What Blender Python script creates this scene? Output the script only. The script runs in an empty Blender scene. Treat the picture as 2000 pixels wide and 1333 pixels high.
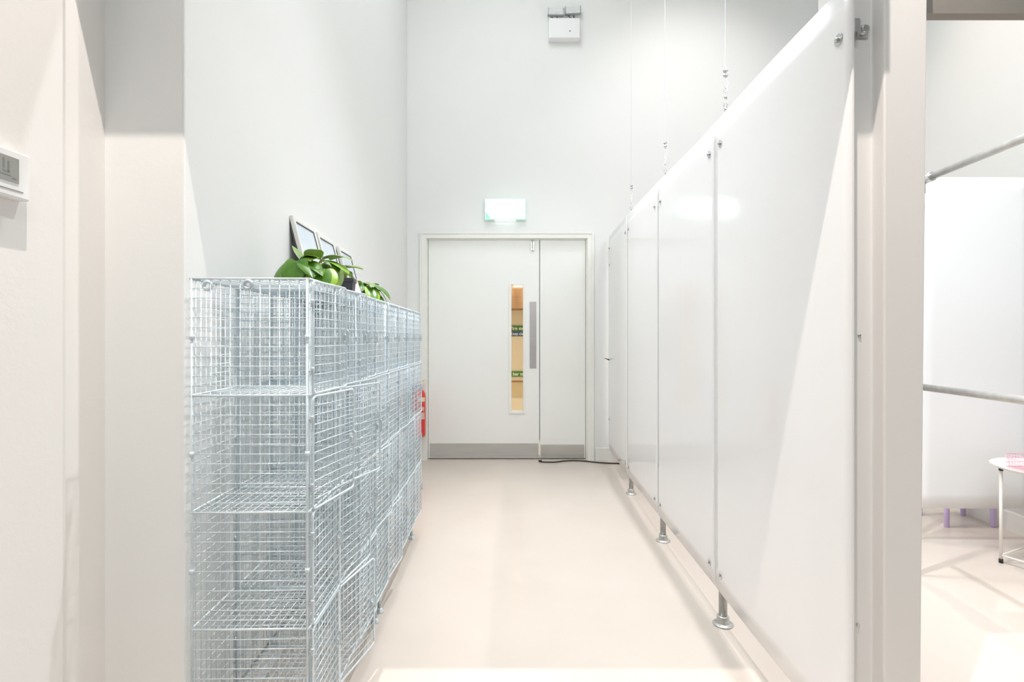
import bpy, math, random
from mathutils import Vector, Matrix
random.seed(7)
PI = math.pi
SC = bpy.context.scene
COL = SC.collection

# ------------------------------------------------------------------ camera
EYE = 1.18            # eye height (m)
F = 1040.0            # focal length in pixels of the 2000 px wide frame
cam = bpy.data.cameras.new('camera')
cam_o = bpy.data.objects.new('camera', cam)
COL.objects.link(cam_o)
cam_o.location = (0, 0, EYE)
cam_o.rotation_euler = (PI / 2, 0, 0)
cam.sensor_width = 36.0
cam.lens = 36.0 * F / 2000.0
cam.shift_y = -6.5 / 2000.0
cam.clip_start = 0.02
SC.camera = cam_o

# ------------------------------------------------------------------ world, exposure
W = bpy.data.worlds.new('world')
SC.world = W
W.use_nodes = True
bg = W.node_tree.nodes['Background']
bg.inputs[0].default_value = (0.97, 1.0, 0.985, 1)
bg.inputs[1].default_value = 0.10
SC.view_settings.view_transform = 'Standard'
SC.view_settings.look = 'None'
SC.view_settings.gamma = 1.0
SC.view_settings.exposure = 0.08
SC.view_settings.use_curve_mapping = False
SC.cycles.use_denoising = True
SC.cycles.max_bounces = 12
SC.cycles.diffuse_bounces = 8
SC.cycles.glossy_bounces = 6
SC.cycles.transmission_bounces = 8
SC.cycles.sample_clamp_indirect = 8.0


# ------------------------------------------------------------------ lights (the place's own lamps, plus added fills)
def area(name, loc, size, power, color=(1, 1, 1), rot=(0, 0, 0)):
    l = bpy.data.lights.new(name, 'AREA')
    l.shape = 'RECTANGLE'
    l.size, l.size_y = size
    l.energy = power
    l.color = color
    o = bpy.data.objects.new(name, l)
    COL.objects.link(o)
    o.location = loc
    o.rotation_euler = rot
    return o


def spot(name, loc, target, power, angle, blend=0.3, radius=0.03, color=(1, 1, 1)):
    l = bpy.data.lights.new(name, 'SPOT')
    l.energy = power
    l.spot_size = math.radians(angle)
    l.spot_blend = blend
    l.shadow_soft_size = radius
    l.color = color
    o = bpy.data.objects.new(name, l)
    COL.objects.link(o)
    o.location = loc
    d = Vector(target) - Vector(loc)
    o.rotation_euler = d.to_track_quat('-Z', 'Y').to_euler()
    return o


WARM = (1.0, 0.93, 0.85)
NEUT = (1.0, 0.985, 0.965)
for lx_, tgt, pw in ((-0.45, (-0.93, 1.35, 1.0), 340), (0.30, (0.88, 1.34, 1.0), 300)):
    spot('doorway_downlight', (lx_, 0.64, 3.90), tgt, pw, 40, 0.6, 0.007, (1.0, 0.89, 0.80))
area('corridor_light', (0.0, 2.6, 5.1), (0.6, 2.6), 39, (0.94, 0.985, 1.0))
spot('corridor_fill', (-0.35, 1.45, 2.70), (0.25, 5.1, 1.35), 70, 46, 0.8, 0.12, (0.98, 1.0, 0.99))  # added fill without a known fixture, brightens the door and far sheets
spot('corridor_downlight', (0.945, 2.1, 5.05), (0.5, 2.1, 0.0), 500, 74, 1.0, 0.035, (0.99, 0.985, 1.0))
area('side_room_fill', (1.55, 1.45, 2.9), (0.8, 0.8), 31, (0.87, 0.94, 1.0), (Vector((2.72, 3.1, 0.9)) - Vector((1.55, 1.45, 2.9))).to_track_quat('-Z', 'Y').to_euler())  # added low fill, aimed to light the front of the cross screen
spot('side_room_downlight', (2.16, 3.27, 5.0), (2.1, 2.6, 0.0), 190, 84, 0.7, 0.03, (1.0, 0.85, 0.72))
spot('screen_fill', (-0.45, 3.0, 5.05), (0.84, 2.7, 1.1), 350, 58, 0.9, 0.30, (0.985, 0.985, 1.0))  # extra source added to lift the dark corridor sheets
spot('wall_washer', (1.7, 3.6, 5.0), (1.75, 5.12, 2.5), 85, 84, 1.0, 0.05, (1.0, 0.94, 0.93))
area('entrance_fill', (0.3, -1.2, 3.6), (1.2, 1.2), 37, (0.93, 0.98, 1.0))  # unseen fill added behind the camera
area('lobby_light', (0.2, 6.3, 2.9), (1.0, 0.6), 54, (1.0, 0.95, 0.84))


# ------------------------------------------------------------------ materials
def mat(name, col, rough=0.6, metal=0.0, noise=0.0, nscale=6.0, bump=0.0, bscale=60.0,
        emis=None, estr=0.0, spec=0.5, coat=0.0, stretch=None, trans=0.0, ior=1.45, col2=None):
    m = bpy.data.materials.new(name)
    m.use_nodes = True
    nt = m.node_tree
    b = nt.nodes['Principled BSDF']
    b.inputs['Roughness'].default_value = rough
    b.inputs['Metallic'].default_value = metal
    b.inputs['Specular IOR Level'].default_value = spec
    b.inputs['Coat Weight'].default_value = coat
    b.inputs['Transmission Weight'].default_value = trans
    b.inputs['IOR'].default_value = ior
    c = (col[0], col[1], col[2], 1)
    b.inputs['Base Color'].default_value = c
    tc = nt.nodes.new('ShaderNodeTexCoord')
    mp = nt.nodes.new('ShaderNodeMapping')
    nt.links.new(tc.outputs['Object'], mp.inputs['Vector'])
    if stretch:
        mp.inputs['Scale'].default_value = stretch
    if noise > 0:
        n = nt.nodes.new('ShaderNodeTexNoise')
        n.inputs['Scale'].default_value = nscale
        n.inputs['Detail'].default_value = 5
        nt.links.new(mp.outputs[0], n.inputs['Vector'])
        r = nt.nodes.new('ShaderNodeValToRGB')
        r.color_ramp.elements[0].position = 0.3
        r.color_ramp.elements[1].position = 0.7
        d = col2 if col2 else tuple(x * (1 - noise) for x in col)
        r.color_ramp.elements[0].color = (d[0], d[1], d[2], 1)
        r.color_ramp.elements[1].color = c
        nt.links.new(n.outputs['Fac'], r.inputs['Fac'])
        nt.links.new(r.outputs['Color'], b.inputs['Base Color'])
    if bump > 0:
        n2 = nt.nodes.new('ShaderNodeTexNoise')
        n2.inputs['Scale'].default_value = bscale
        n2.inputs['Detail'].default_value = 3
        nt.links.new(mp.outputs[0], n2.inputs['Vector'])
        bp = nt.nodes.new('ShaderNodeBump')
        bp.inputs['Strength'].default_value = bump
        bp.inputs['Distance'].default_value = 0.002
        nt.links.new(n2.outputs['Fac'], bp.inputs['Height'])
        nt.links.new(bp.outputs['Normal'], b.inputs['Normal'])
    if emis:
        b.inputs['Emission Color'].default_value = (emis[0], emis[1], emis[2], 1)
        b.inputs['Emission Strength'].default_value = estr
    return m


M = {}
M['wall'] = mat('painted_wall', (0.82, 0.83, 0.825), 0.55, noise=0.015, nscale=1.5, bump=0.12, bscale=90)
M['wall_grey'] = mat('grey_white_paint', (0.665, 0.67, 0.66), 0.55, noise=0.015, nscale=1.5, bump=0.12, bscale=90)
M['wall_warm'] = mat('painted_jamb', (0.79, 0.78, 0.765), 0.5, noise=0.02, nscale=1.5, bump=0.2, bscale=60)
M['column'] = mat('painted_column', (0.84, 0.83, 0.82), 0.5, noise=0.015, nscale=2, bump=0.12, bscale=80)
M['bulkhead'] = mat('grey_bulkhead', (0.26, 0.24, 0.215), 0.7, noise=0.05)
M['ceiling'] = mat('ceiling_paint', (0.78, 0.78, 0.76), 0.8, noise=0.02)
M['floor'] = mat('resin_floor', (0.62, 0.556, 0.50), 0.28, noise=0.05, nscale=2.2, bump=0.03, bscale=30,
                 col2=(0.59, 0.525, 0.468), coat=0.15)
M['door'] = mat('door_paint', (0.85, 0.86, 0.84), 0.45, noise=0.02, nscale=2)
M['architrave'] = mat('architrave_paint', (0.83, 0.835, 0.80), 0.4, noise=0.01)
M['steel'] = mat('brushed_steel', (0.66, 0.66, 0.635), 0.38, 0.85, noise=0.12, nscale=3, stretch=(1, 1, 14))
M['pushplate'] = mat('satin_aluminium', (0.50, 0.48, 0.48), 0.42, 0.7, noise=0.08, nscale=8, stretch=(1, 1, 8))
M['galv'] = mat('galvanised_wire', (0.70, 0.79, 0.84), 0.32, 0.25, noise=0.10, nscale=20)
M['galv_strip'] = mat('galvanised_strip', (0.60, 0.67, 0.71), 0.35, 0.5, noise=0.1, nscale=9)
M['pipe'] = mat('galvanised_pipe', (0.66, 0.66, 0.64), 0.34, 0.75, noise=0.2, nscale=25)
M['bolt'] = mat('zinc_bolt', (0.66, 0.67, 0.67), 0.25, 0.9, noise=0.1, nscale=30)
M['sheet'] = mat('white_polycarbonate', (0.955, 0.955, 0.965), 0.10, noise=0.01, nscale=2, bump=0.10, bscale=22,
                 stretch=(1.0, 1.0, 0.03), spec=0.45)
M['white_plastic'] = mat('white_plastic', (0.84, 0.85, 0.86), 0.35, noise=0.01)
M['lcd'] = mat('grey_display', (0.32, 0.335, 0.32), 0.25, noise=0.06, nscale=15)
M['lcd_mark'] = mat('display_digits', (0.22, 0.235, 0.225), 0.4, noise=0.05)
M['lens'] = mat('lamp_lens', (0.76, 0.785, 0.79), 0.15, 0.1, noise=0.15, nscale=40)
M['lamp_edge'] = mat('lamp_rim', (0.40, 0.42, 0.42), 0.3, 0.4, noise=0.1)
M['bracket_dark'] = mat('dark_bracket', (0.10, 0.09, 0.07), 0.5, noise=0.1)
M['black'] = mat('black_rubber', (0.018, 0.017, 0.016), 0.5, noise=0.1)
M['red'] = mat('red_enamel', (0.72, 0.035, 0.025), 0.28, noise=0.05, coat=0.4)
M['label_cream'] = mat('cream_label', (0.78, 0.66, 0.50), 0.5, noise=0.05)
M['label_pale'] = mat('pale_print', (0.72, 0.50, 0.46), 0.5, noise=0.25, nscale=60)
M['frame_silver'] = mat('silver_frame', (0.80, 0.795, 0.765), 0.35, 0.2, noise=0.05)
M['frame_back'] = mat('dark_backing', (0.11, 0.11, 0.105), 0.6, noise=0.1)
M['frame_edge'] = mat('dark_rebate', (0.07, 0.07, 0.07), 0.5, noise=0.1)
M['print'] = mat('pale_blue_print', (0.55, 0.65, 0.76), 0.12, noise=0.12, nscale=7, col2=(0.66, 0.72, 0.78))
M['leaf'] = mat('green_leaf', (0.115, 0.27, 0.022), 0.30, noise=0.5, nscale=26, col2=(0.05, 0.16, 0.012))
M['leaf_lime'] = mat('lime_leaf', (0.42, 0.60, 0.05), 0.35, noise=0.5, nscale=25, col2=(0.20, 0.42, 0.03))
M['leaf_pale'] = mat('grey_green_leaf', (0.27, 0.41, 0.13), 0.35, noise=0.3, nscale=22)
M['stem'] = mat('pale_stem', (0.50, 0.55, 0.20), 0.5, noise=0.2, nscale=30)
M['pot'] = mat('dark_grey_pot', (0.075, 0.07, 0.085), 0.5, noise=0.1)
M['soil'] = mat('potting_soil', (0.05, 0.032, 0.02), 0.9, noise=0.5, nscale=80)
M['pinkcard'] = mat('pale_pink_card', (0.80, 0.63, 0.67), 0.6, noise=0.03)
M['purple'] = mat('lilac_lacquer', (0.60, 0.48, 0.74), 0.35, noise=0.03)
M['table_white'] = mat('white_lacquer', (0.86, 0.835, 0.80), 0.35, noise=0.02)
M['pinkwire'] = mat('pink_wire', (0.86, 0.52, 0.60), 0.4, noise=0.05)
M['lobby'] = mat('cream_lobby_wall', (0.80, 0.735, 0.60), 0.6, noise=0.03)
M['lobby_dado'] = mat('ochre_lobby_panel', (0.62, 0.52, 0.34), 0.6, noise=0.05)
M['wood'] = mat('brown_wood', (0.40, 0.235, 0.125), 0.5, noise=0.25, nscale=3, stretch=(1, 1, 9))
M['sign_green'] = mat('green_sign', (0.06, 0.24, 0.05), 0.5, noise=0.04)
M['sign_blue'] = mat('blue_sign', (0.05, 0.13, 0.30), 0.5, noise=0.04)
M['sign_white'] = mat('sign_lettering', (0.85, 0.88, 0.80), 0.5, noise=0.01)
M['exit_face'] = mat('lit_exit_face', (0.8, 0.95, 0.9), 0.3, noise=0.01)
M['exit_corner'] = mat('mint_corner', (0.35, 0.78, 0.62), 0.3, noise=0.05, emis=(0.35, 0.9, 0.68), estr=0.22)
M['exit_tube'] = mat('lit_tube', (0.9, 1, 0.98), 0.3, noise=0.01, emis=(0.9, 1.0, 0.97), estr=1.6)
M['acrylic'] = mat('mint_acrylic', (0.66, 0.86, 0.79), 0.2, noise=0.03, emis=(0.55, 0.95, 0.8), estr=0.05)
M['strip'] = mat('lobby_lamp', (1, 0.95, 0.85), 0.4, noise=0.01, emis=(1, 0.92, 0.75), estr=3)
M['grey_mark'] = mat('dark_mark', (0.16, 0.15, 0.14), 0.6, noise=0.1)


def sheet_nodes():
    # translucent twin wall plastic: part of the light from the far side comes through
    nt = M['sheet'].node_tree
    b = nt.nodes['Principled BSDF']
    out = next(n for n in nt.nodes if n.type == 'OUTPUT_MATERIAL')
    tr = nt.nodes.new('ShaderNodeBsdfTranslucent')
    tr.inputs['Color'].default_value = (0.97, 0.965, 0.965, 1)
    mx = nt.nodes.new('ShaderNodeMixShader')
    mx.inputs[0].default_value = 0.09
    nt.links.new(b.outputs[0], mx.inputs[1])
    nt.links.new(tr.outputs[0], mx.inputs[2])
    nt.links.new(mx.outputs[0], out.inputs['Surface'])


sheet_nodes()


def exit_face_nodes():
    # a lit face: the tube behind it is brighter in the middle of the box
    nt = M['exit_face'].node_tree
    b = nt.nodes['Principled BSDF']
    tc = nt.nodes.new('ShaderNodeTexCoord')
    mp = nt.nodes.new('ShaderNodeMapping')
    mp.inputs['Location'].default_value = (-0.46, -0.5, -0.52)
    vl = nt.nodes.new('ShaderNodeVectorMath')
    vl.operation = 'MULTIPLY'
    vl.inputs[1].default_value = (1.0, 0.0, 0.95)
    ln = nt.nodes.new('ShaderNodeVectorMath')
    ln.operation = 'LENGTH'
    nt.links.new(tc.outputs['Generated'], mp.inputs['Vector'])
    nt.links.new(mp.outputs[0], vl.inputs[0])
    nt.links.new(vl.outputs[0], ln.inputs[0])
    r = nt.nodes.new('ShaderNodeValToRGB')
    r.color_ramp.elements[0].position = 0.36
    r.color_ramp.elements[0].color = (1, 1, 1, 1)
    r.color_ramp.elements[1].position = 0.56
    r.color_ramp.elements[1].color = (0.10, 0.36, 0.26, 1)
    nt.links.new(ln.outputs['Value'], r.inputs['Fac'])
    nt.links.new(r.outputs['Color'], b.inputs['Emission Color'])
    b.inputs['Emission Strength'].default_value = 2.4


exit_face_nodes()

glass = bpy.data.materials.new('clear_glass')
glass.use_nodes = True
gb = glass.node_tree.nodes['Principled BSDF']
gb.inputs['Base Color'].default_value = (0.97, 0.98, 0.96, 1)
gb.inputs['Transmission Weight'].default_value = 1.0
gb.inputs['Roughness'].default_value = 0.0
gb.inputs['IOR'].default_value = 1.02
M['glass'] = glass


# ------------------------------------------------------------------ mesh helpers
class MB:
    def __init__(s):
        s.v, s.f, s.m, s.sm = [], [], [], []

    def face(s, idx, mi=0, smooth=False):
        s.f.append(tuple(idx)); s.m.append(mi); s.sm.append(smooth)

    def box(s, x0, x1, y0, y1, z0, z1, mi=0):
        n = len(s.v)
        s.v += [(x0, y0, z0), (x1, y0, z0), (x1, y1, z0), (x0, y1, z0),
                (x0, y0, z1), (x1, y0, z1), (x1, y1, z1), (x0, y1, z1)]
        for q in ((0, 3, 2, 1), (4, 5, 6, 7), (0, 1, 5, 4), (1, 2, 6, 5), (2, 3, 7, 6), (3, 0, 4, 7)):
            s.face([n + i for i in q], mi)
        return s

    def prism(s, poly, z0, z1, mi=0):
        n = len(s.v); k = len(poly)
        s.v += [(x, y, z0) for x, y in poly] + [(x, y, z1) for x, y in poly]
        s.face([n + i for i in reversed(range(k))], mi)
        s.face([n + k + i for i in range(k)], mi)
        for i in range(k):
            j = (i + 1) % k
            s.face((n + i, n + j, n + k + j, n + k + i), mi)
        return s

    def tube(s, pts, r, n=8, mi=0, closed=False, caps=True, rb=None):
        pts = [Vector(p) for p in pts]
        rings = []
        k = len(pts)
        prev = None
        for i, p in enumerate(pts):
            if closed:
                t = (pts[(i + 1) % k] - pts[i - 1])
            else:
                a = pts[max(i - 1, 0)]; b = pts[min(i + 1, k - 1)]
                t = b - a
            if t.length < 1e-9:
                t = Vector((0, 0, 1))
            t.normalize()
            if prev is None:
                u = t.orthogonal().normalized()
            else:
                u = (prev - t * prev.dot(t))
                u = u.normalized() if u.length > 1e-6 else t.orthogonal().normalized()
            prev = u
            w = t.cross(u)
            rr = r[i] if isinstance(r, (list, tuple)) else r
            ring = []
            for j in range(n):
                a = 2 * PI * (j + 0.5) / n
                q = p + u * (math.cos(a) * rr) + w * (math.sin(a) * (rb if rb else rr))
                ring.append(len(s.v)); s.v.append(tuple(q))
            rings.append(ring)
        m = k if closed else k - 1
        for i in range(m):
            A, B = rings[i], rings[(i + 1) % k]
            for j in range(n):
                j2 = (j + 1) % n
                s.face((A[j], A[j2], B[j2], B[j]), mi, True)
        if caps and not closed:
            s.face(list(reversed(rings[0])), mi); s.face(rings[-1], mi)
        return s

    def rod(s, a, b, r, n=6, mi=0):
        return s.tube([a, b], r, n, mi)

    def lathe(s, prof, n=24, mi=0, o=(0, 0, 0), axis='z'):
        base = len(s.v)
        for r, z in prof:
            for j in range(n):
                a = 2 * PI * j / n
                x, y = r * math.cos(a), r * math.sin(a)
                if axis == 'z':
                    p = (x, y, z)
                elif axis == 'x':
                    p = (z, x, y)
                else:
                    p = (x, z, y)
                s.v.append((p[0] + o[0], p[1] + o[1], p[2] + o[2]))
        for i in range(len(prof) - 1):
            for j in range(n):
                j2 = (j + 1) % n
                s.face((base + i * n + j, base + i * n + j2, base + (i + 1) * n + j2, base + (i + 1) * n + j), mi, True)
        s.face([base + j for j in reversed(range(n))], mi)
        s.face([base + (len(prof) - 1) * n + j for j in range(n)], mi)
        return s

    def build(s, name, m, parent=None, loc=None, rot=None, bevel=0.0, fix=True):
        me = bpy.data.meshes.new(name)
        me.from_pydata([tuple(v) for v in s.v], [], s.f)
        ms = m if isinstance(m, (list, tuple)) else [m]
        for x in ms:
            me.materials.append(M[x] if isinstance(x, str) else x)
        me.polygons.foreach_set('material_index', s.m)
        me.polygons.foreach_set('use_smooth', s.sm)
        me.update()
        if fix:
            import bmesh
            bm = bmesh.new(); bm.from_mesh(me)
            bmesh.ops.recalc_face_normals(bm, faces=bm.faces)
            bm.to_mesh(me); bm.free()
        o = bpy.data.objects.new(name, me)
        COL.objects.link(o)
        if parent:
            o.parent = parent
        if loc is not None:
            o.location = loc
        if rot is not None:
            o.rotation_euler = rot
        if bevel > 0:
            b = o.modifiers.new('bevel', 'BEVEL')
            b.width = bevel; b.segments = 2; b.limit_method = 'ANGLE'
        return o


def tag(o, label, cat, group=None, kind=None):
    if label: o['label'] = label
    if cat: o['category'] = cat
    if group: o['group'] = group
    if kind: o['kind'] = kind
    return o


def thing(name, label, cat, loc=(0, 0, 0), rz=0.0, group=None):
    o = bpy.data.objects.new(name, None)
    o.empty_display_size = 0.05
    COL.objects.link(o)
    o.location = loc
    o.rotation_euler = (0, 0, rz)
    return tag(o, label, cat, group)


def copy_tree(o, parent=None):
    c = o.copy()
    COL.objects.link(c)
    c.parent = parent
    for ch in list(o.children):
        copy_tree(ch, c)
    return c


def struct(o, label=None, cat=None):
    o['kind'] = 'structure'
    if label: o['label'] = label
    if cat: o['category'] = cat
    return o


# ------------------------------------------------------------------ the room
YB = 5.12                                   # face of the back wall
CEIL = 5.2
YE = 1.35                                   # plane of the entrance opening
XR = 3.05                                   # face of the right wall


def xleft(y):                               # face of the left wall
    return -0.831 - (y - YE) * 0.178 / 3.77


struct(MB().box(-2.2, 3.6, -3.2, 8.2, -0.1, 0).build('floor', 'floor'), 'pale beige resin floor running to the double door', 'floor')
struct(MB().box(-2.2, 3.6, -3.2, YB + .1, CEIL, CEIL + .1).build('ceiling', 'ceiling'), 'high white ceiling above the corridor', 'ceiling')
struct(MB().prism([(-1.032, YE), (xleft(YE), YE), (xleft(YB), YB), (-1.5, YB), (-1.5, YE)], 0, CEIL).build('wall_left', 'wall', bevel=0.006),
       'white corridor wall behind the wire lockers', 'wall')
struct(MB().prism([(-1.6, -3.2), (-1.0, -3.2), (-1.0, 1.185), (-1.0105, 1.205), (-1.032, 1.225), (-1.032, YE + .02), (-1.6, YE + .02)], 0, CEIL).build('wall_entrance', 'wall_warm'),
       'cream wall carrying the white thermostat', 'wall')
DX0, DX1, DZ = -0.876 + .03, 0.778 - .03, 2.16   # clear opening of the double door
w = MB()
w.box(-1.5, DX0, YB, YB + .14, 0, CEIL)
w.box(DX1, 3.6, YB, YB + .14, 0, CEIL)
w.box(DX0, DX1, YB, YB + .14, DZ, CEIL)
struct(w.build('wall_back', 'wall'), 'white end wall around the double door', 'wall')
struct(MB().box(XR, XR + .2, -3.2, YB, 0, CEIL).build('wall_right', 'wall_grey'), 'white wall of the side room', 'wall')
# baseboards
b = MB()
b.box(0.80, XR - .016, YB - .016, YB, 0, .118)
b.box(0.80, XR - .016, YB - .011, YB, .118, .124)
struct(b.build('baseboard_back', 'architrave'), 'pale baseboard right of the double door', 'baseboard')
b = MB()
b.box(XR - .016, XR, 1.6, YB - .016, 0, .112)
b.box(XR - .010, XR, 1.6, YB - .016, .112, .118)
struct(b.build('baseboard_right', 'architrave'), 'pale baseboard in the side room behind the tray table', 'baseboard')
# column on the right of the opening (its right face leans slightly)
cb = MB()
n0 = len(cb.v)
CY, XC0, XC1b, XC1t = 1.3055, 0.9126, 1.0000, 1.0185
poly_b = [(.838, YE), (XC0, YE), (XC0, CY), (XC1b, CY), (XC1b, 1.46), (.838, 1.46)]
poly_t = [(.838, YE), (XC0, YE), (XC0, CY), (XC1t, CY), (XC1t, 1.46), (.838, 1.46)]
zt, zm = CEIL, 2.02
# lower leaning part up to the top of the frame, straight above
cb.v += [(x, y, 0) for x, y in poly_b] + [(x, y, zm) for x, y in poly_t] + [(x, y, zt) for x, y in poly_t]
k = 6
cb.face([i for i in reversed(range(k))]); cb.face([2 * k + i for i in range(k)])
for L in (0, 1):
    for i in range(k):
        j = (i + 1) % k
        cb.face((L * k + i, L * k + j, L * k + k + j, L * k + k + i))
struct(cb.build('trim_1', 'column', bevel=0.004), 'pale grey column standing at the near end of the white partition', 'column')
# header over the opening (above the frame) and the lower grey bulkhead over the side opening
struct(MB().box(-1.10, 0.733, 1.10, YE, 2.470, CEIL).build('trim_2', 'wall'), 'wall above the entrance opening', 'wall')
struct(MB().box(XC1t, XR, 1.36, 1.39, 2.009, 2.13).build('trim_3', 'bulkhead'), 'dark grey bulkhead over the side opening', 'bulkhead')

# ------------------------------------------------------------------ lobby behind the door
lw = MB()
lw.box(-1.4, 1.6, 7.40, 7.5, 0, 3.0)
lw.box(-1.5, -1.4, YB + .14, 7.5, 0, 3.0)
lw.box(1.6, 1.7, YB + .14, 7.5, 0, 3.0)
lw.box(-1.5, 1.7, YB + .14, 7.5, 3.0, 3.1)
struct(lw.build('wall_lobby', 'lobby'), 'warm cream lobby wall seen through the door glass', 'wall')
lt = MB()
lt.box(-1.39, 1.59, 7.385, 7.40, 0.56, 0.585)
struct(lt.build('trim_4', 'wood'), 'thin brown rail on the lobby wall', 'trim')
lt = MB().box(-1.39, 1.59, 7.387, 7.40, 0.36, 0.56)
struct(lt.build('trim_5', 'lobby_dado'), 'ochre lower panel of the lobby wall', 'trim')
struct(MB().box(-1.39, 1.59, 6.9, 7.40, 1.56, 2.35).build('trim_6', 'wood'), 'brown wooden bulkhead in the lobby', 'bulkhead')
lamp = tag(MB().box(0.015, 0.135, 6.6, 6.89, 1.835, 1.845).build('ceiling_light', 'strip'),
           'small lit lamp under the brown bulkhead, seen through the door glass', 'lamp')


def text(name, body, size, loc, parent, m='sign_white', rot=(PI / 2, 0, 0), bold=0.0):
    c = bpy.data.curves.new(name, 'FONT')
    c.body = body
    c.size = size
    c.extrude = 0.001
    c.offset = bold
    c.materials.append(M[m])
    tmp = bpy.data.objects.new(name, c)
    COL.objects.link(tmp)
    bpy.context.view_layer.update()
    me = bpy.data.meshes.new_from_object(tmp.evaluated_get(bpy.context.evaluated_depsgraph_get()))
    COL.objects.unlink(tmp)
    bpy.data.objects.remove(tmp)
    o = bpy.data.objects.new(name, me)
    COL.objects.link(o)
    o.parent = parent
    o.location = loc
    o.rotation_euler = rot
    return o


def push_offset(size):
    # width of the word «Push » so that the next word starts where the photo shows it
    c = bpy.data.curves.new('measure', 'FONT')
    c.size = size
    o = bpy.data.objects.new('measure', c)
    COL.objects.link(o)
    w_ = []
    for body in ('Push bar', 'bar'):
        c.body = body
        bpy.context.view_layer.update()
        w_.append(o.dimensions.x)
    bpy.data.objects.remove(o)
    return w_[0] - w_[1]


def sign(label, x0, x1, z0, z1, y, m, body, size, tx):
    r = thing('wall_sign', label, 'sign', ((x0 + x1) / 2, y, z0))
    hw = (x1 - x0) / 2
    MB().box(-hw, hw, -.004, .004, 0, z1 - z0).build('sign_panel', m, r)
    text('lettering', body, size, (tx - (x0 + x1) / 2, -.006, (z1 - z0 - size * .7) / 2), r, bold=size * .02)
    return r


def zat(v, y): return EYE - (v - 660) * y / F
def xat(u, y): return (u - 1000) * y / F


LY = 7.38
sign('green fire exit sign seen through the door glass', xat(996, LY), xat(1055, LY), zat(646.5, LY), zat(636.5, LY), LY, 'sign_green', 'Fire exit', .064, xat(996.5, LY))
sign('blue keep clear sign directly under the green fire exit sign', xat(996, LY), xat(1055, LY), zat(657, LY), zat(647.5, LY), LY, 'sign_blue', 'Keep clear', .050, xat(997, LY))
sign('dark green push bar sign low in the door glass', xat(962, LY), xat(1050, LY), zat(736, LY), zat(725.5, LY), LY, 'sign_green', 'Push bar to open', .064, xat(1001.5, LY) - push_offset(.064))

# ------------------------------------------------------------------ double door
d = thing('door_1', 'pale grey double door with narrow glass panel and steel kick plates', 'door', (0, YB, 0))
d['kind'] = 'structure'
fx0, fx1, fz = -0.876, 0.778, 2.189
fr = MB()
fr.box(fx0, fx0 + .054, -.018, .02, 0, fz)
fr.box(fx1 - .054, fx1, -.018, .02, 0, fz)
fr.box(fx0 + .054, fx1 - .054, -.018, .02, fz - .054, fz)
fr.box(fx0 - .006, fx0 + .012, -.026, -.018, 0, fz + .006)          # raised outer moulding
fr.box(fx1 - .012, fx1 + .006, -.026, -.018, 0, fz + .006)
fr.box(fx0 + .012, fx1 - .012, -.026, -.018, fz - .012, fz + .006)
fr.box(fx0 + .040, fx0 + .062, .02, .10, 0, fz - .062)                # stop
fr.box(fx1 - .062, fx1 - .040, .02, .10, 0, fz - .062)
fr.box(fx0 + .040, fx1 - .040, .02, .10, fz - .062, fz - .04)
fr.build('door_frame', 'architrave', d)
LT = zat(466, YB) - .004                                             # top of the leaves
ly = .045                                                            # leaf face, behind the wall face
xm = xat(1054.0, YB + ly)
lx0, lx1 = fx0 + .066, fx1 - .066
gx0, gx1 = xat(999, YB + ly), xat(1021.5, YB + ly)
gz0, gz1 = zat(803, YB + ly), zat(557, YB + ly)
leaf = MB()
leaf.box(lx0, gx0, 0, .044, .012, LT)
leaf.box(gx1, xm - .004, 0, .044, .012, LT)
leaf.box(gx0, gx1, 0, .044, .012, gz0)
leaf.box(gx0, gx1, 0, .044, gz1, LT)
l1 = leaf.build('door_leaf', 'door', d, (0, ly, 0))
l2 = MB().box(xm + .004, lx1, 0, .044, .012, LT).build('door_leaf', 'door', d, (0, ly, 0), bevel=.002)
fg = MB()
fg.box(gx0 - .028, gx0, -.010, .004, gz0 - .028, gz1 + .012)
fg.box(gx1, gx1 + .020, -.010, .004, gz0 - .028, gz1 + .012)
fg.box(gx0, gx1, -.010, .004, gz0 - .028, gz0)
fg.box(gx0, gx1, -.010, .004, gz1, gz1 + .012)
fg.build('glazing_bead', 'architrave', l1, bevel=.003)
MB().box(gx0, gx1, .018, .026, gz0, gz1).build('glass_pane', 'glass', l1)
px0, px1 = xat(1034.5, YB + ly), xat(1047.5, YB + ly)
pp = MB().box(px0, px1, -.004, 0, zat(720, YB + ly), zat(590, YB + ly)).build('push_plate', 'pushplate', l1)
kz = zat(866.5, YB + ly)
k1 = MB().box(lx0 + .012, xm - .012, -.002, 0, .018, kz).build('kick_plate', 'steel', l1)
k2 = MB().box(xm + .010, lx1 - .010, -.002, 0, .018, kz - .012).build('kick_plate', 'steel', l2)
sc = MB()
for kx in (lx0 + .03, xm - .03, (lx0 + xm) / 2):
    for kzz in (.035, kz - .015):
        sc.lathe([(.004, -.004), (.004, -.002)], 8, 0, (kx, 0, kzz), 'y')
for kx in (xm + .03, lx1 - .03, (lx1 + xm) / 2):
    for kzz in (.035, kz - .027):
        sc.lathe([(.004, -.004), (.004, -.002)], 8, 0, (kx, 0, kzz), 'y')
sc.build('screw', 'steel', d, (0, ly, 0))
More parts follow.
